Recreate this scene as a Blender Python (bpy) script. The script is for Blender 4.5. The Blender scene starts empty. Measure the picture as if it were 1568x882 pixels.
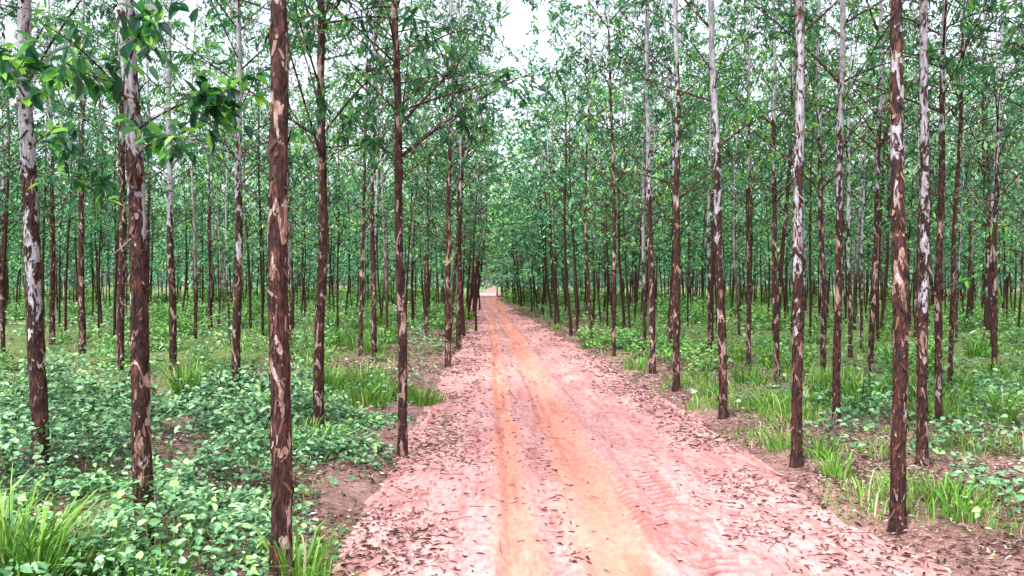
import bpy, math, numpy as np
from mathutils import Vector
R = np.random.default_rng(7)
sc = bpy.context.scene
F = 1176.0; H0 = 2.0; VX = 748.0; VY = 435.0

# ------------------------------------------------------------------ helpers
def vn(x, y, seed=0):
    x = np.asarray(x, float); y = np.asarray(y, float)
    ix = np.floor(x); iy = np.floor(y); fx = x-ix; fy = y-iy
    fx = fx*fx*(3-2*fx); fy = fy*fy*(3-2*fy)
    def h(a, b):
        s = np.sin(a*127.1+b*311.7+seed*74.7)*43758.5453
        return s-np.floor(s)
    return (h(ix,iy)*(1-fx)+h(ix+1,iy)*fx)*(1-fy)+(h(ix,iy+1)*(1-fx)+h(ix+1,iy+1)*fx)*fy
def fbm(x, y, seed=0, o=4):
    s = 0; a = .5
    for i in range(o):
        s = s+a*vn(x*2**i, y*2**i, seed+i*13); a *= .5
    return s/(1-.5**o)
def nrm(a):
    return a/np.maximum(np.linalg.norm(a, axis=-1, keepdims=True), 1e-9)
def sstep(a, b, x):
    t = np.clip((x-a)/(b-a), 0, 1); return t*t*(3-2*t)

class MB:
    """mesh accumulator"""
    def __init__(s): s.V=[]; s.Q=[]; s.T=[]; s.qm=[]; s.tm=[]; s.t=[]; s.n=0; s.qs=[]; s.ts=[]
    def add(s, V, quads=None, tris=None, tint=None, mat=0, smooth=False):
        V = np.asarray(V, float).reshape(-1, 3)
        if quads is not None and len(quads):
            s.Q.append(quads+s.n); s.qm.append(np.broadcast_to(mat, (len(quads),))); s.qs.append(np.broadcast_to(smooth, (len(quads),)))
        if tris is not None and len(tris):
            s.T.append(tris+s.n); s.tm.append(np.full(len(tris), mat)); s.ts.append(np.full(len(tris), smooth))
        if tint is None: tint = 0.5
        s.t.append(np.broadcast_to(np.asarray(tint, float), (len(V),)).copy())
        s.V.append(V); s.n += len(V)
    def pack(s):
        return (np.concatenate(s.V), np.concatenate(s.Q), np.concatenate(s.t), np.concatenate(s.qm), np.concatenate(s.qs))
    def mesh(s, name, mats):
        V = np.concatenate(s.V); t = np.concatenate(s.t)
        Q = np.concatenate(s.Q) if s.Q else np.zeros((0,4),int)
        T = np.concatenate(s.T) if s.T else np.zeros((0,3),int)
        li = np.concatenate([Q.ravel(), T.ravel()]).astype(np.int32)
        ls = np.concatenate([np.arange(len(Q))*4, len(Q)*4+np.arange(len(T))*3]).astype(np.int32)
        me = bpy.data.meshes.new(name)
        me.vertices.add(len(V)); me.vertices.foreach_set("co", V.astype(np.float32).ravel())
        me.loops.add(len(li)); me.loops.foreach_set("vertex_index", li)
        me.polygons.add(len(ls)); me.polygons.foreach_set("loop_start", ls)
        mi = np.concatenate(s.qm+s.tm).astype(np.int32); sm = np.concatenate(s.qs+s.ts)
        me.polygons.foreach_set("material_index", mi)
        me.polygons.foreach_set("use_smooth", sm.astype(bool))
        me.update(calc_edges=True)
        at = me.attributes.new("tint", 'FLOAT', 'POINT'); at.data.foreach_set("value", t.astype(np.float32))
        for m in mats: me.materials.append(m)
        return me
def put(dst, pk, loc, scl, rx=0., ry=0., rz_=0., dt=0., moff=0):
    """stamp a packed mesh into dst: rotate about z, then lean, then move"""
    V, Q, t, qm, qs = pk
    V = V*np.array(scl); c, s = math.cos(rz_), math.sin(rz_)
    x = V[:,0]*c-V[:,1]*s; y = V[:,0]*s+V[:,1]*c; z = V[:,2]
    c, s = math.cos(ry), math.sin(ry); x, z = x*c+z*s, -x*s+z*c
    c, s = math.cos(rx), math.sin(rx); y, z = y*c-z*s, y*s+z*c
    dst.add(np.stack([x,y,z],-1)+np.array(loc), quads=Q, tint=np.clip(t+dt,0,1), mat=qm+moff, smooth=qs)

def add_leaves(mb, P, D, N, L, W, tint, mat, full=True, fold=.22):
    n = len(P)
    if n == 0: return
    D = nrm(D); S = nrm(np.cross(D, N)); N = np.cross(S, D)
    L = np.broadcast_to(L, (n,))[:,None]; W = np.broadcast_to(W, (n,))[:,None]
    tt = np.broadcast_to(tint, (n,))
    if full:
        f = N*W*fold
        V = np.stack([P, P+D*L*.28-S*W*.5+f, P+D*L*.66-S*W*.38+f*.6, P+D*L-N*L*.10,
                      P+D*L*.66+S*W*.38+f*.6, P+D*L*.28+S*W*.5+f], 1)
        b = np.arange(n)[:,None]*6
        q = np.concatenate([b+np.array([0,1,2,3]), b+np.array([0,3,4,5])])
        mb.add(V, quads=q, tint=np.repeat(tt, 6), mat=mat)
    else:
        V = np.stack([P, P+D*L*.42-S*W*.5, P+D*L, P+D*L*.42+S*W*.5], 1)
        b = np.arange(n)[:,None]*4
        mb.add(V, quads=b+np.array([0,1,2,3]), tint=np.repeat(tt, 4), mat=mat)

def add_tubes(mb, C, rad, m, tint, mat, smooth=True):
    n, k, _ = C.shape
    T = np.gradient(C, axis=1) if k > 2 else np.repeat(C[:,1:]-C[:,:1], 2, axis=1)
    T = nrm(T)
    up = np.where(np.abs(T[...,2:3]) > .8, np.array([1.,0,0]), np.array([0,0,1.]))
    A = nrm(np.cross(T, up)); B = np.cross(T, A)
    an = np.arange(m)/m*2*np.pi
    V = C[:,:,None,:]+rad[:,:,None,None]*(A[:,:,None,:]*np.cos(an)[:,None]+B[:,:,None,:]*np.sin(an)[:,None])
    i = np.arange(n)[:,None,None]*k*m; j = np.arange(k-1)[None,:,None]*m; a = np.arange(m)[None,None,:]
    a2 = (a+1) % m
    q = np.stack([i+j+a, i+j+a2, i+j+m+a2, i+j+m+a], -1).reshape(-1, 4)
    mb.add(V, quads=q, tint=tint, mat=mat, smooth=smooth)

def rdir(rng, n):
    return nrm(rng.normal(size=(n,3)))

# ------------------------------------------------------------------ materials
def newmat(name):
    m = bpy.data.materials.new(name); m.use_nodes = True
    nt = m.node_tree; nt.nodes.clear()
    return m, nt, nt.nodes, nt.links
def ramp(nd, stops, interp='LINEAR'):
    r = nd.new('ShaderNodeValToRGB'); cr = r.color_ramp; cr.interpolation = interp
    while len(cr.elements) < len(stops): cr.elements.new(.5)
    for e, (p, c) in zip(cr.elements, stops):
        e.position = p; e.color = (*c, 1)
    return r
def noise(nd, lk, vec, scale, detail=4, rough=.55, dist=0):
    n = nd.new('ShaderNodeTexNoise'); n.inputs['Scale'].default_value = scale
    n.inputs['Detail'].default_value = detail; n.inputs['Roughness'].default_value = rough
    n.inputs['Distortion'].default_value = dist
    if vec is not None: lk.new(vec, n.inputs['Vector'])
    return n.outputs['Fac']
def mapping(nd, lk, vec, sc_):
    m = nd.new('ShaderNodeMapping'); m.inputs['Scale'].default_value = sc_
    lk.new(vec, m.inputs['Vector']); return m.outputs['Vector']
def mth(nd, lk, op, a, b=None, c=None, clamp=False):
    m = nd.new('ShaderNodeMath'); m.operation = op; m.use_clamp = clamp
    for i, v in enumerate((a, b, c)):
        if v is None: continue
        if isinstance(v, (int, float)): m.inputs[i].default_value = v
        else: lk.new(v, m.inputs[i])
    return m.outputs[0]
def mix(nd, lk, f, a, b, mode='MIX'):
    m = nd.new('ShaderNodeMix'); m.data_type = 'RGBA'; m.blend_type = mode
    if isinstance(f, (int, float)): m.inputs[0].default_value = f
    else: lk.new(f, m.inputs[0])
    for s, v in ((6, a), (7, b)):
        if isinstance(v, tuple): m.inputs[s].default_value = (*v, 1)
        else: lk.new(v, m.inputs[s])
    return m.outputs[2]
def attr(nd, name='tint'):
    a = nd.new('ShaderNodeAttribute'); a.attribute_name = name; return a.outputs['Fac']

def leafmat(name, stops, trans=.3, rough=.42, objvar=.25, spec=.5):
    m, nt, nd, lk = newmat(name)
    out = nd.new('ShaderNodeOutputMaterial')
    f = attr(nd)
    if objvar:
        oi = nd.new('ShaderNodeObjectInfo')
        f = mth(nd, lk, 'ADD', f, mth(nd, lk, 'MULTIPLY', mth(nd, lk, 'SUBTRACT', oi.outputs['Random'], .5), objvar), clamp=True)
    r = ramp(nd, stops); lk.new(f, r.inputs[0])
    if spec == 0:
        p = nd.new('ShaderNodeBsdfDiffuse'); lk.new(r.outputs[0], p.inputs['Color'])
    else:
        p = nd.new('ShaderNodeBsdfPrincipled'); lk.new(r.outputs[0], p.inputs['Base Color'])
        p.inputs['Roughness'].default_value = rough
        p.inputs['Specular IOR Level'].default_value = spec
    if trans > 0:
        tb = nd.new('ShaderNodeBsdfTranslucent')
        lk.new(mix(nd, lk, 1.0, r.outputs[0], (1.4, 1.6, .7), 'MULTIPLY'), tb.inputs['Color'])
        ms = nd.new('ShaderNodeMixShader'); ms.inputs[0].default_value = trans
        lk.new(p.outputs[0], ms.inputs[1]); lk.new(tb.outputs[0], ms.inputs[2])
        lk.new(ms.outputs[0], out.inputs[0])
    else:
        lk.new(p.outputs[0], out.inputs[0])
    return m

M_leaf = leafmat('eucalyptus_leaf', [(0,(.010,.052,.034)),(.35,(.028,.125,.068)),(.62,(.075,.24,.10)),(.82,(.17,.42,.08)),(1,(.32,.58,.08))], .38, .38)
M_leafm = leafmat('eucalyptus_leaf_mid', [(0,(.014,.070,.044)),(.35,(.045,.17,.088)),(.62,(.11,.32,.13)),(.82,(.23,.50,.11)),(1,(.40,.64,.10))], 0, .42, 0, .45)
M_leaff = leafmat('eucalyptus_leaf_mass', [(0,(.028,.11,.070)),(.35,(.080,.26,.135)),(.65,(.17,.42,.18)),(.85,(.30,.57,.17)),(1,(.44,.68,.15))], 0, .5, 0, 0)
M_leafhaze = leafmat('eucalyptus_leaf_hazed', [(0,(.08,.22,.15)),(.35,(.19,.41,.25)),(.65,(.29,.55,.33)),(.85,(.40,.65,.32)),(1,(.48,.70,.30))], 0, .5, 0, 0)  # farthest trees: aerial haze painted into the leaf colour as paler, bluish greens
M_cover = leafmat('undergrowth_leaf', [(0,(.012,.040,.015)),(.35,(.042,.125,.050)),(.7,(.12,.29,.12)),(.9,(.25,.46,.21)),(1,(.33,.55,.17))], 0, .34, 0, .6)
M_grass = leafmat('grass_blade', [(0,(.025,.08,.012)),(.4,(.09,.24,.03)),(.75,(.22,.43,.06)),(.9,(.38,.50,.13)),(1,(.52,.46,.28))], 0, .5, 0, .3)
M_lit = leafmat('dry_leaf', [(0,(.030,.013,.014)),(.35,(.080,.036,.032)),(.6,(.20,.11,.10)),(.85,(.46,.35,.32)),(1,(.74,.66,.62))], 0, .6, 0, .3)

def barkmat():
    m, nt, nd, lk = newmat('eucalyptus_bark')
    out = nd.new('ShaderNodeOutputMaterial'); p = nd.new('ShaderNodeBsdfPrincipled')
    tc = nd.new('ShaderNodeTexCoord'); ob = tc.outputs['Object']
    oi = nd.new('ShaderNodeObjectInfo')
    va = nd.new('ShaderNodeVectorMath'); va.operation = 'ADD'; lk.new(ob, va.inputs[0])
    cb = nd.new('ShaderNodeCombineXYZ'); lk.new(mth(nd,lk,'MULTIPLY',oi.outputs['Random'],37.), cb.inputs[2])
    lk.new(cb.outputs[0], va.inputs[1]); v = va.outputs[0]
    sep = nd.new('ShaderNodeSeparateXYZ'); lk.new(ob, sep.inputs[0])
    n0 = noise(nd, lk, mapping(nd, lk, v, (1,1,.36)), 8.5, 4, .55, 1.1)
    n1 = noise(nd, lk, mapping(nd, lk, v, (1,1,.5)), 19, 4, .6, .5)
    n3 = noise(nd, lk, mapping(nd, lk, v, (1,1,.12)), 90, 3, .6)
    n4 = noise(nd, lk, v, 1.3, 2, .5)
    fine = mth(nd,lk,'ADD',mth(nd,lk,'MULTIPLY',n1,.55),mth(nd,lk,'MULTIPLY',n3,.45))
    d = ramp(nd, [(.40,(.008,.004,.004)),(.50,(.034,.012,.010)),(.57,(.085,.028,.021)),(.67,(.20,.08,.06))]); lk.new(fine, d.inputs[0])
    e = ramp(nd, [(.36,(.14,.060,.046)),(.48,(.30,.17,.14)),(.62,(.50,.40,.38))]); lk.new(fine, e.inputs[0])
    em = ramp(nd, [(.565,(0,0,0)),(.585,(1,1,1))]); lk.new(n0, em.inputs[0])
    dark = mix(nd, lk, em.outputs[0], d.outputs[0], e.outputs[0])
    g = ramp(nd, [(.34,(.10,.075,.085)),(.45,(.27,.245,.285)),(.58,(.45,.43,.485)),(.72,(.64,.62,.67))])
    lk.new(fine, g.inputs[0])
    z = mth(nd,lk,'MULTIPLY',mth(nd,lk,'SUBTRACT',sep.outputs[2],mth(nd,lk,'MULTIPLY',attr(nd),10.)),.20)
    f = mth(nd,lk,'ADD',z,mth(nd,lk,'ADD',mth(nd,lk,'MULTIPLY',mth(nd,lk,'SUBTRACT',n0,.5),1.9),mth(nd,lk,'MULTIPLY',mth(nd,lk,'SUBTRACT',n4,.5),1.1)))
    f = mth(nd,lk,'ADD',f,mth(nd,lk,'MULTIPLY',mth(nd,lk,'SUBTRACT',n1,.5),.8))
    fr = ramp(nd, [(.0,(0,0,0)),(.07,(1,1,1))]); lk.new(f, fr.inputs[0])
    col = mix(nd, lk, fr.outputs[0], dark, g.outputs[0])
    lk.new(col, p.inputs['Base Color']); p.inputs['Roughness'].default_value = .75
    p.inputs['Specular IOR Level'].default_value = .3
    b = nd.new('ShaderNodeBump'); b.inputs['Strength'].default_value = 1.; b.inputs['Distance'].default_value = .025
    hh = mth(nd,lk,'SUBTRACT',mth(nd,lk,'MULTIPLY',fine,.9),mth(nd,lk,'MULTIPLY',mth(nd,lk,'MAXIMUM',em.outputs[0],fr.outputs[0]),.35))
    lk.new(hh, b.inputs['Height']); lk.new(b.outputs[0], p.inputs['Normal'])
    lk.new(p.outputs[0], out.inputs[0]); return m
M_bark = barkmat()
def barkfar():
    m, nt, nd, lk = newmat('eucalyptus_bark_plain')
    out = nd.new('ShaderNodeOutputMaterial'); p = nd.new('ShaderNodeBsdfDiffuse')
    tc = nd.new('ShaderNodeTexCoord')
    sep = nd.new('ShaderNodeSeparateXYZ'); lk.new(tc.outputs['Object'], sep.inputs[0])
    n = noise(nd, lk, tc.outputs['Object'], 4, 2)
    f = mth(nd,lk,'ADD',mth(nd,lk,'MULTIPLY',mth(nd,lk,'SUBTRACT',sep.outputs[2],mth(nd,lk,'MULTIPLY',attr(nd),8.)),.2),mth(nd,lk,'MULTIPLY',mth(nd,lk,'SUBTRACT',n,.5),1.6))
    r = ramp(nd, [(0,(.050,.026,.023)),(.3,(.11,.065,.058)),(.6,(.23,.19,.20)),(1,(.40,.37,.39))]); lk.new(f, r.inputs[0])
    lk.new(r.outputs[0], p.inputs['Color'])
    lk.new(p.outputs[0], out.inputs[0]); return m
M_barkf = barkfar()
M_flake = leafmat('peeling_bark', [(0,(.015,.008,.007)),(.5,(.06,.024,.018)),(.85,(.18,.085,.065)),(1,(.36,.25,.21))], 0, .7, 0, .3)
TM = [M_bark, M_leaf, M_flake]; TMM = [M_bark, M_leafm]

# ------------------------------------------------------------------ trees
def build_tree(rng, H=13., r0=.065, lean=(0,0), cs=3.6, crad=1.9, nb=44, ntw=6, nl=12, ll=.13, lw=.030,
               full=True, sides=14, fine=True, pale=.3, flakes=0, extras=(), wob=.05, lowbare=.35, twigs=True):
    mb = MB(); ph = rng.uniform(0, 6.28, 4)
    def cen(z):
        z = np.asarray(z, float); e = np.clip(z/2., 0, 1)
        x = lean[0]*z+wob*e*(np.sin(z*.55+ph[0])-np.sin(ph[0]))+.012*e*np.sin(z*1.9+ph[1])
        y = lean[1]*z+wob*e*(np.sin(z*.5+ph[2])-np.sin(ph[2]))
        return np.stack([x, y, z], -1)
    def rad(z): return r0*(1-.86*np.clip(z/H,0,1)**1.15)+r0*.35*np.exp(-np.clip(z,0,9)/.10)
    if fine: zs = np.concatenate([np.arange(-.12, 5.5, .04), np.arange(5.6, H, .45), [H]])
    else: zs = np.concatenate([[-.12,0,.12], np.arange(.6, H, 1.1), [H]])
    k = len(zs); an = np.arange(sides)/sides*2*np.pi
    rr = rad(zs)[:,None]*np.ones(sides)
    if fine:
        u = an/(2*np.pi)*9
        q_ = fbm(u[None,:]+0*zs[:,None], zs[:,None]*4.2, int(rng.integers(99)), 3)
        rr *= 1+.18*(q_-.5)+.06*sstep(.5,.56,q_)+rng.normal(0,.016,rr.shape)
    C = cen(zs)
    V = C[:,None,:]+np.stack([rr*np.cos(an), rr*np.sin(an), 0*rr], -1)
    j = np.arange(k-1)[:,None]*sides; a = np.arange(sides)[None,:]; a2 = (a+1)%sides
    mb.add(V, quads=np.stack([j+a, j+a2, j+sides+a2, j+sides+a], -1).reshape(-1,4), tint=pale, mat=0, smooth=True)
    if flakes:
        z = rng.uniform(.1, 5.2, flakes)**1.0; th = rng.uniform(0, 6.283, flakes)
        o = np.stack([np.cos(th), np.sin(th), 0*th], -1); s = np.stack([-np.sin(th), np.cos(th), 0*th], -1)
        P = cen(z)+o*(rad(z)[:,None]*1.0)
        L = rng.uniform(.02, .11, flakes)[:,None]; W = rng.uniform(.004, .015, flakes)[:,None]; lift = rng.uniform(.003,.018,flakes)[:,None]
        dn = np.array([0,0,-1.])*np.where(rng.random(flakes)<.75, 1, -1)[:,None]
        sk = s*rng.normal(0,.35,flakes)[:,None]
        a_=P-s*W; b_=P+s*W; c_=P+(dn+sk)*L*.6+o*lift*.4
        e_=P+(dn+sk)*L+o*lift
        V = np.stack([a_, b_, c_+s*W*.9, c_-s*W*.8, e_+s*W*.3, e_-s*W*.5], 1)
        b = np.arange(flakes)[:,None]*6
        mb.add(V, quads=np.concatenate([b+np.array([0,1,2,3]), b+np.array([3,2,4,5])]), tint=np.repeat(rng.random(flakes)**1.4, 6), mat=2)
    u = rng.random(nb)**1.1; zb = cs+(H-cs-.3)*np.sort(u); uu = (zb-cs)/(H-cs)
    az = np.arange(nb)*2.399+rng.uniform(-.6,.6,nb)
    el = np.radians(rng.uniform(15, 50, nb))+uu*.35
    L = crad*(1-.62*uu**1.6)*rng.uniform(.6,1.3,nb)/np.cos(el)*.88
    h = np.stack([np.cos(az), np.sin(az), 0*az], -1)
    t = np.array([0,.25,.5,.75,1.]) if full else np.array([0,.5,1.])
    bend = rng.uniform(-.1,.40,nb); side = np.cross(h, [0,0,1.])*rng.normal(0,.12,nb)[:,None]
    C0 = cen(zb)
    def bp(i, t):
        Lt = (L[i]*t)[...,None]
        return C0[i]+h[i]*Lt*np.cos(el[i])[...,None]+side[i]*Lt*t[...,None]+np.array([0,0,1.])*Lt*(np.sin(el[i])-bend[i]*t)[...,None]
    I = np.repeat(np.arange(nb)[:,None], len(t), 1); TT = np.broadcast_to(t, (nb,len(t)))
    br = (.0035+.0050*L)*1.0
    add_tubes(mb, bp(I, TT), br[:,None]*(1-.78*t)[None,:]*(1.25 if not full else 1.), 4 if full else 3, .9, 0)
    ti = np.repeat(np.arange(nb), ntw); tt = rng.uniform(.22, 1., nb*ntw)
    P = bp(ti, tt); bd = nrm(bp(ti, np.minimum(tt+.05,1.05))-bp(ti, tt-.05))
    td = nrm(bd*.7+rdir(rng, len(ti))*.8+np.array([0,0,.0])); tl = rng.uniform(.25,.60,len(ti))*(.6+.4*crad/2)
    E = P+td*tl[:,None]+np.array([0,0,-.15])*tl[:,None]
    if twigs: add_tubes(mb, np.stack([P,E],1), np.stack([0*tl+.0030,0*tl+.0015],1), 3, .9, 0)
    keep = rng.random(len(ti)) > lowbare*(uu[ti]<.22)+.06
    P=P[keep]; E=E[keep]; ti=ti[keep]; n=len(P)
    li = np.repeat(np.arange(n), nl); s = rng.uniform(.1,1.05,len(li))[:,None]
    LP = P[li]*(1-s)+E[li]*s+rng.normal(0,.035,(len(li),3))
    D = nrm((E-P)[li])*.5+rdir(rng,len(li))*.75+np.array([0,0,-.5])
    N = rdir(rng,len(li))*.8+np.array([0,0,1.])
    clump = rng.random(nb)[ti][li]; zz = LP[:,2]/H
    tint = np.clip(.02+.42*clump+.52*rng.random(len(li))**1.5+.08*zz, 0, 1)
    add_leaves(mb, LP, D, N, ll*rng.uniform(.6,1.2,len(li)), lw*rng.uniform(.8,1.3,len(li)), tint, 1, full)
    for (z0, ex, ey, ez, nlv, l_, w_) in extras:
        s0 = cen(z0); e0 = np.array([ex,ey,ez]); q = np.linspace(0,1,6)[:,None]
        mid = (s0+e0)/2+np.array([0,0,.12])
        pth = (1-q)**2*s0+2*q*(1-q)*mid+q*q*e0
        add_tubes(mb, pth[None], np.linspace(.009,.003,6)[None], 5, .9, 0)
        nt_ = max(3, nlv//7)
        for i in range(nt_):
            w = rng.uniform(.25,1); b0 = (1-w)**2*s0+2*w*(1-w)*mid+w*w*e0
            dd = nrm(nrm(e0-s0)*.6+rng.normal(size=3)*.7); e1 = b0+dd*rng.uniform(.12,.42)+np.array([0,0,-.05])
            add_tubes(mb, np.stack([b0,e1])[None], np.array([[.003,.0015]]), 3, .9, 0)
            m_ = nlv//nt_; s = rng.uniform(.1,1,m_)[:,None]
            add_leaves(mb, b0*(1-s)+e1*s, dd*.4+rdir(rng,m_)*.8+np.array([0,0,-.45]), rdir(rng,m_)*.5+np.array([0,-.3,1.]),
                       l_*rng.uniform(.7,1.2,m_), w_*rng.uniform(.8,1.2,m_), np.clip(.0+.92*rng.random(m_)**1.5,0,1), 1, True)
    return mb

col = sc.collection
def obj(name, data, loc=(0,0,0), parent=None):
    o = bpy.data.objects.new(name, data); o.location = loc; col.objects.link(o)
    if parent: o.parent = parent
    return o

TR = [
 (433,905,36,436,5.0,.56,()),
 (228,845,30,212,4.2,.27,((3.1,.75,-.3,3.35,110,.14,.065),(3.4,-.6,-.5,3.45,80,.14,.06),(2.9,.40,-.5,2.95,60,.13,.06),(3.6,.3,-.6,3.75,80,.13,.06),(3.3,-.2,-.9,3.6,60,.14,.06))),
 (77,742,26,58,3.9,.23,((3.7,1.0,-.6,4.0,90,.14,.06),(3.3,.8,-1.0,3.3,80,.14,.06),(3.9,-.5,-.6,4.4,70,.14,.055),(3.1,.9,-.5,2.9,70,.13,.055),(3.8,.2,-1.1,3.9,70,.14,.06))),
 (489,665,18,492,3.6,.62,((3.6,.9,-.4,4.6,70,.14,.045),(3.3,-.9,-.4,4.0,60,.14,.045))),
 (617,692,15.5,612,3.2,.68,((3.4,-.9,-.3,4.1,70,.14,.045),(3.2,.9,.3,4.0,60,.14,.04),(3.5,1.3,-.6,4.3,80,.14,.045))),
 (366,617,14,365,3.4,.34,()),
 (271,570,12,271,3.2,.35,()),
 (192,572,13,188,3.2,.62,()),
 (136,545,11,138,3.0,.65,()),
 (92,530,9,92,3.0,.6,()),
 (19,497,9,18,3.0,.6,()),
 (574,555,9,574,2.9,.5,()),
 (686,560,10,689,2.8,.65,()),
 (702,533,8,704,2.8,.65,()),
 (327,507,7,327,3.0,.6,()),
 (653,515,6,653,3.0,.6,()),
 (1386,820,25,1381,5.4,.38,()),
 (1226,718,18,1217,4.4,.25,()),
 (1424,722,17,1421,5.0,.25,()),
 (1111,645,14.5,1098,3.8,.30,()),
 (1288,655,13,1289,4.2,.38,()),
 (1449,655,12,1452,4.2,.46,((1.9,.30,-.5,1.95,30,.15,.04),)),
 (1038,602,12,1031,3.4,.50,()),
 (1001,575,11,993,3.3,.42,()),
 (1195,585,9.5,1187,3.6,.5,()),
 (1268,590,9.5,1266,3.8,.5,()),
 (1341,606,9.5,1358,4.0,.45,()),
 (1467,612,8,1482,3.8,.55,()),
 (1538,570,9,1547,3.8,.45,()),
 (1150,567,8,1152,3.6,.5,()),
 (1090,540,7,1092,3.6,.28,()),
 (1310,548,7,1312,3.8,.28,()),
 (988,540,6,990,3.4,.28,()),
]
pts = []
for (bx,by,w,tx,cs,pale,ex) in TR:
    Y = H0*F/(by-VY); X = (bx-VX)*Y/F; zt = H0+VY*Y/F; XT = (tx-VX)*Y/F
    rng = np.random.default_rng(int(bx*7+by))
    near = Y < 9
    H = rng.uniform(11.5,13.5)
    lean = ((XT-X)/zt*.9, rng.normal(0,.006))
    mb = build_tree(rng, H, w*Y/(2*F)*.90, lean, cs, rng.uniform(1.8,2.3), 42, 6, 12, ll=.155, lw=.035, pale=pale,
                    flakes=600 if Y<9 else (250 if Y<14 else 60), extras=ex, wob=.03, sides=22 if near else 12)
    obj('eucalyptus_tree', mb.mesh('eucalyptus_tree', TM), (X,Y,0)); pts.append((X,Y))

def road_c(y): return 1.0-1.35*sstep(20, 100, np.asarray(y,float))
def road_hw(y): return 2.15-.55*sstep(8, 40, np.asarray(y,float))

mid = []; far = []; vfar = []
for i in range(7):
    rng = np.random.default_rng(100+i)
    mb = build_tree(rng, rng.uniform(11.5,13.5), rng.uniform(.038,.066), (rng.normal(0,.012),0), rng.uniform(2.8,3.6), rng.uniform(1.8,2.3),
               36, 5, 10, ll=.18, lw=.048, full=False, fine=False, sides=8, pale=rng.uniform(.25,.7), wob=.09, lowbare=.25)
    mid.append((mb.mesh('eucalyptus_mid', TMM), mb.pack()))
for i in range(7):
    rng = np.random.default_rng(200+i)
    far.append(build_tree(rng, rng.uniform(11.5,13.5), rng.uniform(.036,.062), (rng.normal(0,.012),0), rng.uniform(2.4,3.3), rng.uniform(1.9,2.4),
               29, 5, 8, ll=.26, lw=.08, full=False, fine=False, sides=5, wob=.12, lowbare=.1, twigs=False).pack())
for i in range(6):
    rng = np.random.default_rng(300+i)
    vfar.append(build_tree(rng, rng.uniform(11.5,14), rng.uniform(.045,.065), (rng.normal(0,.01),0), rng.uniform(1.2,2.4), rng.uniform(2.2,2.7),
               22, 4, 7, ll=.40, lw=.14, full=False, fine=False, sides=4, wob=.1, lowbare=.0, twigs=False).pack())
def varied(pk):
    V,Q,t,qm,qs = pk
    lv = np.zeros(len(t), bool); lv[Q[qm==1].ravel()] = True
    return (V,Q,np.where(lv, np.clip(t+R.uniform(-.18,.18),0,1), np.where(t<.85, R.uniform(.0,.95), t)),qm,qs)

FB = MB()
P0 = np.array(pts); nm = nf = 0
for side in (-1, 1):
    cx, dy = (2.35, 2.9) if side < 0 else (2.0, 2.8)
    base = -1.02 if side < 0 else 3.45
    for i in range(0, 46):
        for j in range(0, 48):
            X = base+side*i*cx+R.normal(0,.24); Y = -2+j*dy+R.normal(0,.3)
            if Y > 60: X += float(road_c(Y)-1.0)*.8
            if abs(X-.03*Y) > .70*max(Y,0)+4: continue
            if i > 0 and R.random() < (.20 if Y<60 else .32): continue
            infr = abs(X) < .69*Y+.6
            if -1.5 < Y < 5.2: continue
            if Y < (19.5 if side<0 else 18.5) and infr: continue
            if np.min(np.hypot(P0[:,0]-X, P0[:,1]-Y)) < 1.3: continue
            if Y > 126: continue
            s = R.uniform(.85,1.15); rz0 = R.uniform(0,6.28); lx = R.normal(0,.010); ly = R.normal(0,.010); sx = s
            if i == 0 and Y > 20:
                sx = s*(1.1 if Y < 42 else (1.45 if Y < 62 else 1.2)); ly = -side*(R.uniform(.0,.03) if Y < 42 else R.uniform(.04,.09))
            if Y < 26:
                o = obj('eucalyptus_tree', mid[R.integers(7)][0], (X,Y,0)); nm += 1
                o.rotation_mode = 'ZYX'; o.scale = (sx,sx,s); o.rotation_euler = (lx,ly,rz0)
                continue
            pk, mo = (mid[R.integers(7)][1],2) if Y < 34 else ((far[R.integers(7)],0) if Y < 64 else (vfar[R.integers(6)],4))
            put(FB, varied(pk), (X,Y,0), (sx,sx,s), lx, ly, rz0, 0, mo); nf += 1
for k in range(50):
    Y = R.uniform(112,135); X = R.uniform(-6,7)
    if abs(X+.5) < 1.7: continue
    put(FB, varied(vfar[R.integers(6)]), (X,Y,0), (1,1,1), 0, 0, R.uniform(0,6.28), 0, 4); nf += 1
obj('distant_eucalyptus_forest', FB.mesh('distant_eucalyptus_forest', [M_barkf, M_leaff, M_barkf, M_leafm, M_barkf, M_leafhaze]))
print('trees', len(TR), nm, nf, 'forest verts', FB.n)

# ------------------------------------------------------------------ ground + road
def gz(x, y):
    c = road_c(y); hw = road_hw(y); e = np.abs(x-c)-hw+.5*(fbm(x*.9,y*.9,5)-.5)
    return -.10+.13*sstep(-.25,.35,e)+.05*(fbm(x*1.3,y*1.3,3)-.5)+.12*(vn(x*.12,y*.12,8)-.5)*sstep(.5,4,e)
def ruv(x, y): return x-road_c(y)-.12*(vn(y*.12,0*y,31)-.5)-.05*(vn(y*.5,0*y,33)-.5)
def tread(x, y):
    u = ruv(x,y)
    tr = 1.2*np.exp(-((u-.68)/.13)**4)*sstep(.30,.45,vn(y*.8,0*y,41))+1.1*np.exp(-((u-1.18)/.12)**4)*sstep(.26,.42,vn(y*.5,0*y,43))+.9*np.exp(-((u+.38)/.09)**4)*sstep(.42,.55,vn(y*.6,0*y,47))+.7*np.exp(-((u-.30)/.07)**4)*sstep(.45,.58,vn(y*.7,0*y,49))
    tr = tr*(.15+1.3*fbm(x*5,y*3,53,3))
    g = np.sin((y+.6*np.abs(u-.68))*2*np.pi/.135)
    return tr*sstep(-.1,.3,g)*sstep(26,14,y), tr
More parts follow.
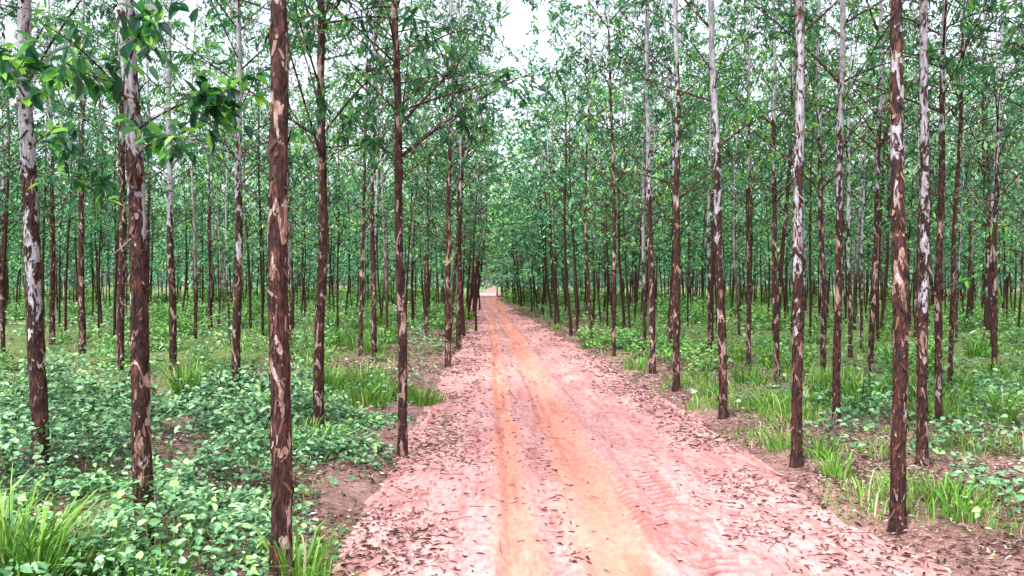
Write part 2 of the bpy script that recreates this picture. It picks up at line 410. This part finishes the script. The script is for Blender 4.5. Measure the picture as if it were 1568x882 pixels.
def rz(x, y):
    u = ruv(x,y)
    z = -.012-.05*sstep(1.7,2.3,np.abs(u))
    z = z-.06*np.exp(-((u+.80)/.07)**2)-.040*np.exp(-((u+.02)/.16)**2)-.035*np.exp(-((u-.62)/.14)**2)+.035*np.exp(-((u+.62)/.07)**2)+.03*np.exp(-((u-.32)/.06)**2)-.04*np.exp(-((u+.22)/.035)**2)*sstep(.3,.5,vn(y*.3,0*y,35))
    z = z+.045*(fbm(x*1.6,y*.9,21)-.5)+.026*(fbm(x*9,y*7,22,3)-.5)*(.25+sstep(.25,.9,np.abs(u-.1)))
    return z-tread(x,y)[0]*.026
def rtint(x, y):
    u = ruv(x,y); g, tr = tread(x,y)
    w = .6*np.exp(-((u+.22)/.035)**2)*sstep(.3,.5,vn(y*.3,0*y,35))+.6*np.exp(-((u+.74)/.05)**2)*sstep(.30,.5,vn(y*.45,0*y,37))+.45*np.exp(-((u-.45)/.04)**2)*sstep(.35,.55,vn(y*.4,0*y,39))+.35*np.exp(-((u-.95)/.04)**2)*sstep(.35,.55,vn(y*.35,0*y,40))
    return np.clip(.9*g+.12*tr+w*(.2+1.1*fbm(x*7,y*4,55,3)),0,1)
def sheet(name, xs, ys, fz, mat, ft=None):
    X, Y = np.meshgrid(xs, ys); Z = fz(X, Y); nx = len(xs)
    mb = MB(); i = np.arange(len(ys)-1)[:,None]*nx; j = np.arange(nx-1)[None,:]
    q = np.stack([i+j, i+j+1, i+nx+j+1, i+nx+j], -1).reshape(-1,4)
    mb.add(np.stack([X,Y,Z],-1), quads=q, smooth=True, tint=None if ft is None else ft(X,Y).ravel())
    return obj(name, mb.mesh(name, [mat]))

def groundmat():
    m, nt, nd, lk = newmat('forest_soil')
    out = nd.new('ShaderNodeOutputMaterial'); p = nd.new('ShaderNodeBsdfPrincipled')
    g = nd.new('ShaderNodeNewGeometry'); v = g.outputs['Position']
    sep = nd.new('ShaderNodeSeparateXYZ'); lk.new(v, sep.inputs[0])
    a = noise(nd, lk, v, 1.1, 5); b = noise(nd, lk, v, 14, 5, .7); c = noise(nd, lk, v, 60, 3, .7)
    soil = ramp(nd, [(.32,(.05,.022,.018)),(.46,(.18,.085,.07)),(.58,(.42,.25,.22)),(.72,(.62,.45,.42))])
    lk.new(mth(nd,lk,'ADD',mth(nd,lk,'ADD',mth(nd,lk,'MULTIPLY',b,.42),mth(nd,lk,'MULTIPLY',c,.33)),mth(nd,lk,'MULTIPLY',a,.25)), soil.inputs[0])
    gr = ramp(nd, [(.3,(.025,.045,.012)),(.5,(.09,.17,.03)),(.7,(.20,.36,.07))])
    lk.new(b, gr.inputs[0])
    u = mth(nd,lk,'ABSOLUTE',mth(nd,lk,'SUBTRACT',sep.outputs[0],1.0))
    f = mth(nd,lk,'ADD',mth(nd,lk,'MULTIPLY',mth(nd,lk,'SUBTRACT',u,3.2),.22),mth(nd,lk,'MULTIPLY',mth(nd,lk,'SUBTRACT',a,.5),3.5))
    f = mth(nd,lk,'ADD',f,mth(nd,lk,'MULTIPLY',mth(nd,lk,'SUBTRACT',sep.outputs[1],18.),.03))
    f = mth(nd,lk,'MULTIPLY',f,mth(nd,lk,'MULTIPLY',mth(nd,lk,'SUBTRACT',u,1.8),1.,clamp=True))
    f2 = mth(nd,lk,'MINIMUM',mth(nd,lk,'MAXIMUM',f,0.),.8)
    lk.new(mix(nd,lk,f2,soil.outputs[0],gr.outputs[0]), p.inputs['Base Color']); p.inputs['Roughness'].default_value=.95
    bp = nd.new('ShaderNodeBump'); bp.inputs['Strength'].default_value=.8; bp.inputs['Distance'].default_value=.03
    lk.new(mth(nd,lk,'ADD',b,mth(nd,lk,'MULTIPLY',c,.5)), bp.inputs['Height']); lk.new(bp.outputs[0], p.inputs['Normal'])
    lk.new(p.outputs[0], out.inputs[0]); return m
def roadmat():
    m, nt, nd, lk = newmat('red_dirt')
    out = nd.new('ShaderNodeOutputMaterial'); p = nd.new('ShaderNodeBsdfPrincipled')
    g = nd.new('ShaderNodeNewGeometry'); v = g.outputs['Position']
    sep = nd.new('ShaderNodeSeparateXYZ'); lk.new(v, sep.inputs[0]); x = sep.outputs[0]
    a = noise(nd, lk, mapping(nd,lk,v,(1,.22,1)), 2.2, 5, .6, .5); b = noise(nd, lk, mapping(nd,lk,v,(1,.5,1)), 16, 5, .7); c = noise(nd, lk, v, 130, 3, .8)
    a2 = noise(nd, lk, mapping(nd,lk,v,(1,.35,1)), 1.6, 4, .6, .3)
    xw = mth(nd,lk,'ADD',x,mth(nd,lk,'MULTIPLY',mth(nd,lk,'SUBTRACT',a,.5),.6))
    def band(c0, w):
        t = mth(nd,lk,'DIVIDE',mth(nd,lk,'SUBTRACT',xw,c0),w)
        return mth(nd,lk,'POWER',2.718,mth(nd,lk,'MULTIPLY',mth(nd,lk,'MULTIPLY',mth(nd,lk,'MULTIPLY',t,t),mth(nd,lk,'MULTIPLY',t,t)),-1.))
    tm = mth(nd,lk,'ADD',band(.22,.17),band(.98,.30),clamp=True)
    tm = mth(nd,lk,'MULTIPLY',tm,mth(nd,lk,'ADD',.10,mth(nd,lk,'MULTIPLY',a2,1.5)),clamp=True)
    pink = ramp(nd, [(.34,(.24,.085,.080)),(.44,(.50,.22,.21)),(.54,(.66,.36,.35)),(.70,(.80,.55,.54))])
    lk.new(mth(nd,lk,'ADD',mth(nd,lk,'ADD',mth(nd,lk,'MULTIPLY',b,.5),mth(nd,lk,'MULTIPLY',c,.22)),mth(nd,lk,'MULTIPLY',a2,.28)), pink.inputs[0])
    org = ramp(nd, [(.3,(.52,.17,.12)),(.5,(.70,.28,.20)),(.75,(.82,.42,.34))]); lk.new(mth(nd,lk,'ADD',mth(nd,lk,'MULTIPLY',b,.5),mth(nd,lk,'MULTIPLY',a,.5)), org.inputs[0])
    cc = mix(nd,lk,tm,pink.outputs[0],org.outputs[0])
    a3 = noise(nd, lk, mapping(nd,lk,v,(1,.08,1)), 6.5, 4, .6, .2)
    sr = ramp(nd, [(.54,(0,0,0)),(.62,(1,1,1))]); lk.new(a3, sr.inputs[0])
    cc = mix(nd,lk,mth(nd,lk,'MULTIPLY',sr.outputs[0],.42),cc,(.40,.13,.105))
    cc = mix(nd,lk,mth(nd,lk,'MULTIPLY',attr(nd),.80),cc,(.18,.058,.052))
    lk.new(cc, p.inputs['Base Color']); p.inputs['Roughness'].default_value=.9; p.inputs['Specular IOR Level'].default_value=.2
    bp = nd.new('ShaderNodeBump'); bp.inputs['Strength'].default_value=.7; bp.inputs['Distance'].default_value=.02
    lk.new(mth(nd,lk,'ADD',b,mth(nd,lk,'MULTIPLY',c,.5)), bp.inputs['Height']); lk.new(bp.outputs[0], p.inputs['Normal'])
    lk.new(p.outputs[0], out.inputs[0]); return m
gx = np.concatenate([-np.geomspace(500,12,24), np.arange(-11.5,14,.12), np.geomspace(14.5,500,24)])
gy = np.concatenate([[-200,-60,-20,-8], np.arange(-3,26,.12), np.geomspace(26.2,900,150)])
sheet('ground', gx, gy, gz, groundmat())
ry = [-3.]
while ry[-1] < 170: ry.append(ry[-1]+(.1 if ry[-1]<3.5 else max(.020, .003*ry[-1])))
sheet('dirt_road', np.arange(-3.2,3.9,.035), np.array(ry), rz, roadmat(), rtint)

# ------------------------------------------------------------------ undergrowth
def edge(x, y): return np.abs(x-road_c(y))-road_hw(y)
cover = MB()
def cover_pts(n, y0, y1):
    y = R.uniform(y0, y1, n); x = R.uniform(-1,1,n)*(.74*y+1.6)+.03*y
    return x, y
for (n, y0, y1) in ((170000,2.5,14),(95000,10,70)):
    x, y = cover_pts(n, y0, y1)
    e = edge(x,y); d = fbm(x*.9,y*.9,51)
    left = x < 1
    prob = np.where(left, sstep(-.1,1.0,e+(d-.5)*1.6)*sstep(.40,.58,d+.09*(y<8)-.03*(y>14)), .42*sstep(.3,2.5,e)*sstep(.42,.62,d))
    k = R.random(n) < prob; x=x[k]; y=y[k]; d=d[k]; m=len(x)
    hmax = (.08+.58*sstep(.35,.75,fbm(x*1.6,y*1.6,61)))*sstep(-.2,1.6,edge(x,y)); z = gz(x,y)+hmax*R.random(m)**.75+.02
    size = .053*np.sqrt(np.maximum(y,6)/6)*R.uniform(.4,1.6,m)
    az = R.uniform(0,6.28,m)
    D = np.stack([np.cos(az),np.sin(az),R.normal(-.15,.35,m)],-1); N = np.stack([R.normal(0,.5,m),R.normal(-.1,.5,m),np.ones(m)],-1)
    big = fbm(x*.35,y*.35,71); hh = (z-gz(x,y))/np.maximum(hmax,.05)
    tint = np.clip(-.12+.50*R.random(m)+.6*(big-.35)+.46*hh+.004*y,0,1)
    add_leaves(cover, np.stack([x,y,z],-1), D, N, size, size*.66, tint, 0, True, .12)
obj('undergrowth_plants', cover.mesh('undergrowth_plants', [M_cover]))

def add_blades(mb, x, y, h, w, tint, lean=.45, leandir=None):
    n = len(x); az = R.uniform(0,6.28,n); ld = R.uniform(0,6.28,n) if leandir is None else leandir
    P = np.stack([x,y,gz(x,y)-.01],-1); S = np.stack([np.cos(az),np.sin(az),0*az],-1)*w[:,None]*.5
    B = np.stack([np.cos(ld),np.sin(ld),0*ld],-1)*(h*R.uniform(.1,1,n)*lean)[:,None]; U = np.array([0,0,1.])*h[:,None]
    m1 = P+B*.25+U*.5; m2 = P+B*.75+U*.85; tp = P+B*1.5+U*.95
    V = np.stack([P-S,P+S,m1+S*.95,m1-S*.95,m2+S*.6,m2-S*.6,tp],1); b = np.arange(n)[:,None]*7
    mb.add(V, quads=np.concatenate([b+np.array([0,1,2,3]),b+np.array([3,2,4,5])]), tris=b+np.array([5,4,6]), tint=np.repeat(tint,7))
grass = MB()
for (n,y0,y1) in ((85000,2.5,16),(65000,12,80)):
    x,y = cover_pts(n,y0,y1); e = edge(x,y); d = fbm(x*.9+9,y*.9,81)
    right = x > 1
    prob = np.where(right, sstep(.0,.5,e+(d-.5)*1.6)*sstep(.38,.58,d)*np.where((y<9),.75,1), .36*sstep(.1,.8,e)*sstep(.48,.62,d)+.6*sstep(15,28,y)*sstep(.30,.55,d)*(e>.1))
    k = R.random(n) < prob; x=x[k];y=y[k];d=d[k];m=len(x)
    h = (.04+.28*sstep(.45,.8,d))*R.uniform(.35,1.25,m)*(1+.25*sstep(8,14,y)); w = .0075*np.sqrt(np.maximum(y,5)/5)*R.uniform(.7,1.4,m)
    add_blades(grass, x, y, h, w, np.clip(.08+.5*R.random(m)+.5*(d-.4)+.5*(R.random(m)<.22),0,1), .7)
obj('grass', grass.mesh('grass', [M_grass]))
def W(px, py):
    Y = H0*F/(py-VY); return (px-VX)*Y/F, Y
tufts = [(*W(22,925),.20,.68,300),(*W(60,935),.15,.50,120),(*W(105,905),.22,.44,200),(*W(165,895),.20,.38,130),(*W(235,925),.20,.30,110),(*W(460,900),.16,.44,130),(*W(495,920),.14,.30,90),
         (*W(285,612),.18,.55,170),(*W(511,610),.20,.60,200),(*W(352,480),.5,1.1,120),(*W(395,485),.4,.9,120),(*W(130,485),.5,.9,90),
         (*W(560,622),.4,.35,260),(*W(600,612),.4,.35,240),(*W(648,615),.35,.35,240),(*W(575,600),.3,.45,160)]
for k in range(38):
    px = R.uniform(1000,1568); yy = R.uniform(10,22); xx=(px-VX)*yy/F
    if edge(xx,yy) < .35: continue
    tufts.append((xx,yy,R.uniform(.10,.32),R.uniform(.28,.62),int(R.uniform(60,170))))
for k in range(20):
    yy = R.uniform(6,34); xx = road_c(yy)+road_hw(yy)+R.uniform(.15,1.2)
    tufts.append((xx,yy,R.uniform(.12,.35),R.uniform(.15,.34),80))
for k in range(26):
    yy = R.uniform(13,45); xx = road_c(yy)-road_hw(yy)-R.uniform(.2,5)
    tufts.append((xx,yy,R.uniform(.15,.45),R.uniform(.25,.6),130))
for (tx,ty,tr,th,nb_) in tufts:
    mb = MB(); a = R.uniform(0,6.28,nb_); rr = tr*R.random(nb_)**.7
    x = tx+rr*np.cos(a); y = ty+rr*np.sin(a); nr = ty < 6
    add_blades(mb, x, y, th*R.uniform(.35,1.15,nb_), (.009+.0005*ty+.003*nr)*R.uniform(.7,1.5,nb_), np.clip(.08+.05*nr+.6*R.random(nb_)+.35*(R.random(nb_)<.10)+R.normal(0,.08),0,1), .75, a+R.normal(0,.6,nb_))
    o = obj('grass_tuft', mb.mesh('grass_tuft',[M_grass]))
M_shrub = leafmat('shrub_leaf', [(0,(.025,.08,.03)),(.35,(.08,.23,.07)),(.7,(.18,.42,.09)),(1,(.34,.58,.12))], 0, .45, 0, .35)
shr = []
for i in range(5):
    rng = np.random.default_rng(400+i); mb = MB(); n=600
    nc = 22; cp = rng.normal(0,.38,(nc,3))*np.array([1,1,.8])+np.array([0,0,.5]); cp[:,2]=np.abs(cp[:,2])
    st = np.stack([cp*np.array([.15,.15,0]), cp*np.array([.6,.6,.6]), cp],1)
    add_tubes(mb, st, np.full((nc,3),.006), 3, .6, 1)
    ci = rng.integers(nc,size=n); P = cp[ci]+rng.normal(0,.15,(n,3)); P[:,2]=np.abs(P[:,2])
    add_leaves(mb, P, rdir(rng,n)+np.array([0,0,-.1]), rdir(rng,n)*.6+np.array([0,0,1]), rng.uniform(.10,.20,n), rng.uniform(.04,.08,n), np.clip(.15+.4*rng.random(nc)[ci]+.45*rng.random(n),0,1), 0, False)
    shr.append(mb.pack())
SB = MB()
for k in range(700):
    y = R.uniform(17,85) if k < 420 else R.uniform(70,125); x = R.uniform(-1,1)*(.72*y+2)+.03*y
    if edge(x,y) < .9 or fbm(np.array([x*.2]),np.array([y*.2]),91)[0] < .44: continue
    s = R.uniform(.4,1.2)*(.8 if y<30 else (1 if y<70 else 1.9))
    put(SB, shr[R.integers(5)], (x,y,float(gz(np.array([x]),np.array([y]))[0])-.03), (s*R.uniform(.9,1.5),s,s*R.uniform(.5,1.0)), 0,0,R.uniform(0,6.28), R.uniform(-.15,.2))
obj('understory_shrubs', SB.mesh('understory_shrubs', [M_shrub, M_barkf]))

# ------------------------------------------------------------------ fallen leaves
lit = MB()
for ps in (0,1):
    if ps == 0:
        n = 230000; y = np.exp(R.uniform(math.log(2.4), math.log(60), n)); x = 1+R.uniform(-1,1,n)*6.5
        u = x-road_c(y)-.12*(vn(y*.12,0*y,31)-.5); e = edge(x,y); dn = fbm(x*1.5,y*.8,95)
        prob = .014+.78*sstep(.85,1.85,np.abs(u-.05))*sstep(.28,.66,dn)+.11*sstep(.3,.6,np.abs(u-.25))*sstep(.42,.62,dn)
        prob *= 1-.2*sstep(.6,1.6,e)
    else:
        n = 45000; x, y = cover_pts(n, 2.5, 20); e = edge(x,y); prob = .8*(e>.6)*sstep(.3,.6,fbm(x*1.2,y*1.2,97))
    k = R.random(n) < prob; x=x[k];y=y[k];e=e[k];m=len(x)
    z = np.maximum(rz(x,y)-9*(np.abs(x-1)>2.8), gz(x,y))+.006+.01*R.random(m)+.02*(e>.2)*R.random(m)
    sz = (1+.03*np.maximum(y-8,0)); az = R.uniform(0,6.28,m)
    D = np.stack([np.cos(az),np.sin(az),R.normal(0,.12,m)],-1); N = np.stack([R.normal(0,.35,m),R.normal(0,.35,m),np.ones(m)],-1)
    add_leaves(lit, np.stack([x,y,z],-1), D, N, .062*R.uniform(.3,1.5,m)*sz, .013*R.uniform(.5,1.6,m)*sz, np.clip(R.random(m)**1.1,0,1), 0, True, .35)
nt_=900; y = np.exp(R.uniform(math.log(2.6),math.log(30),nt_)); x = 1+R.uniform(-1,1,nt_)*3.6; kk = (np.abs(x-1)>1)|(R.random(nt_)<.15); x=x[kk];y=y[kk]
z = np.maximum(rz(x,y),gz(x,y))+.008; az=R.uniform(0,6.28,len(x)); L=R.uniform(.06,.3,len(x))
A = np.stack([x,y,z],-1); Bv = A+np.stack([np.cos(az)*L,np.sin(az)*L,0*L+.004],-1); Mv=(A+Bv)/2+R.normal(0,.012,A.shape)*np.array([1,1,.3])
add_tubes(lit, np.stack([A,Mv,Bv],1), np.full((len(x),3),.0025), 4, .15, 0)
obj('fallen_leaves', lit.mesh('fallen_leaves',[M_lit]))

# ------------------------------------------------------------------ light
w = bpy.data.worlds.new("World"); sc.world = w; w.use_nodes = True
nd = w.node_tree.nodes; lk = w.node_tree.links; nd.clear()
sk = nd.new('ShaderNodeTexSky'); sk.sky_type='NISHITA'; sk.sun_disc=False
sk.sun_elevation = math.radians(58); sk.sun_rotation = math.radians(215)
sk.dust_density = 3; sk.air_density = 1.0; sk.ozone_density = 1
hs = nd.new('ShaderNodeHueSaturation'); hs.inputs['Saturation'].default_value=.38; hs.inputs['Value'].default_value=3.1
bg = nd.new('ShaderNodeBackground'); bg.inputs[1].default_value=.15; wo = nd.new('ShaderNodeOutputWorld')
lk.new(sk.outputs[0],hs.inputs['Color']); lk.new(hs.outputs[0],bg.inputs[0]); lk.new(bg.outputs[0],wo.inputs[0])
sd = bpy.data.lights.new('sun','SUN'); sd.energy=4.4; sd.angle=math.radians(9); sd.color=(1,.97,.93)
so = obj('sun', sd, (0,0,30))
az = math.radians(215); el = math.radians(58)
d = Vector((math.sin(az)*math.cos(el), math.cos(az)*math.cos(el), math.sin(el)))
so.rotation_euler = d.to_track_quat('Z','Y').to_euler()

cam = bpy.data.cameras.new('camera'); cam.lens = 36*F/1568; cam.sensor_width=36; cam.clip_end=2000; cam.clip_start=.05
co = obj('camera', cam, (0,0,H0)); co.rotation_euler=(math.radians(90-.3),0,-math.atan(36/F))
sc.camera = co
sc.view_settings.view_transform='Standard'; sc.view_settings.look='None'; sc.view_settings.exposure=0
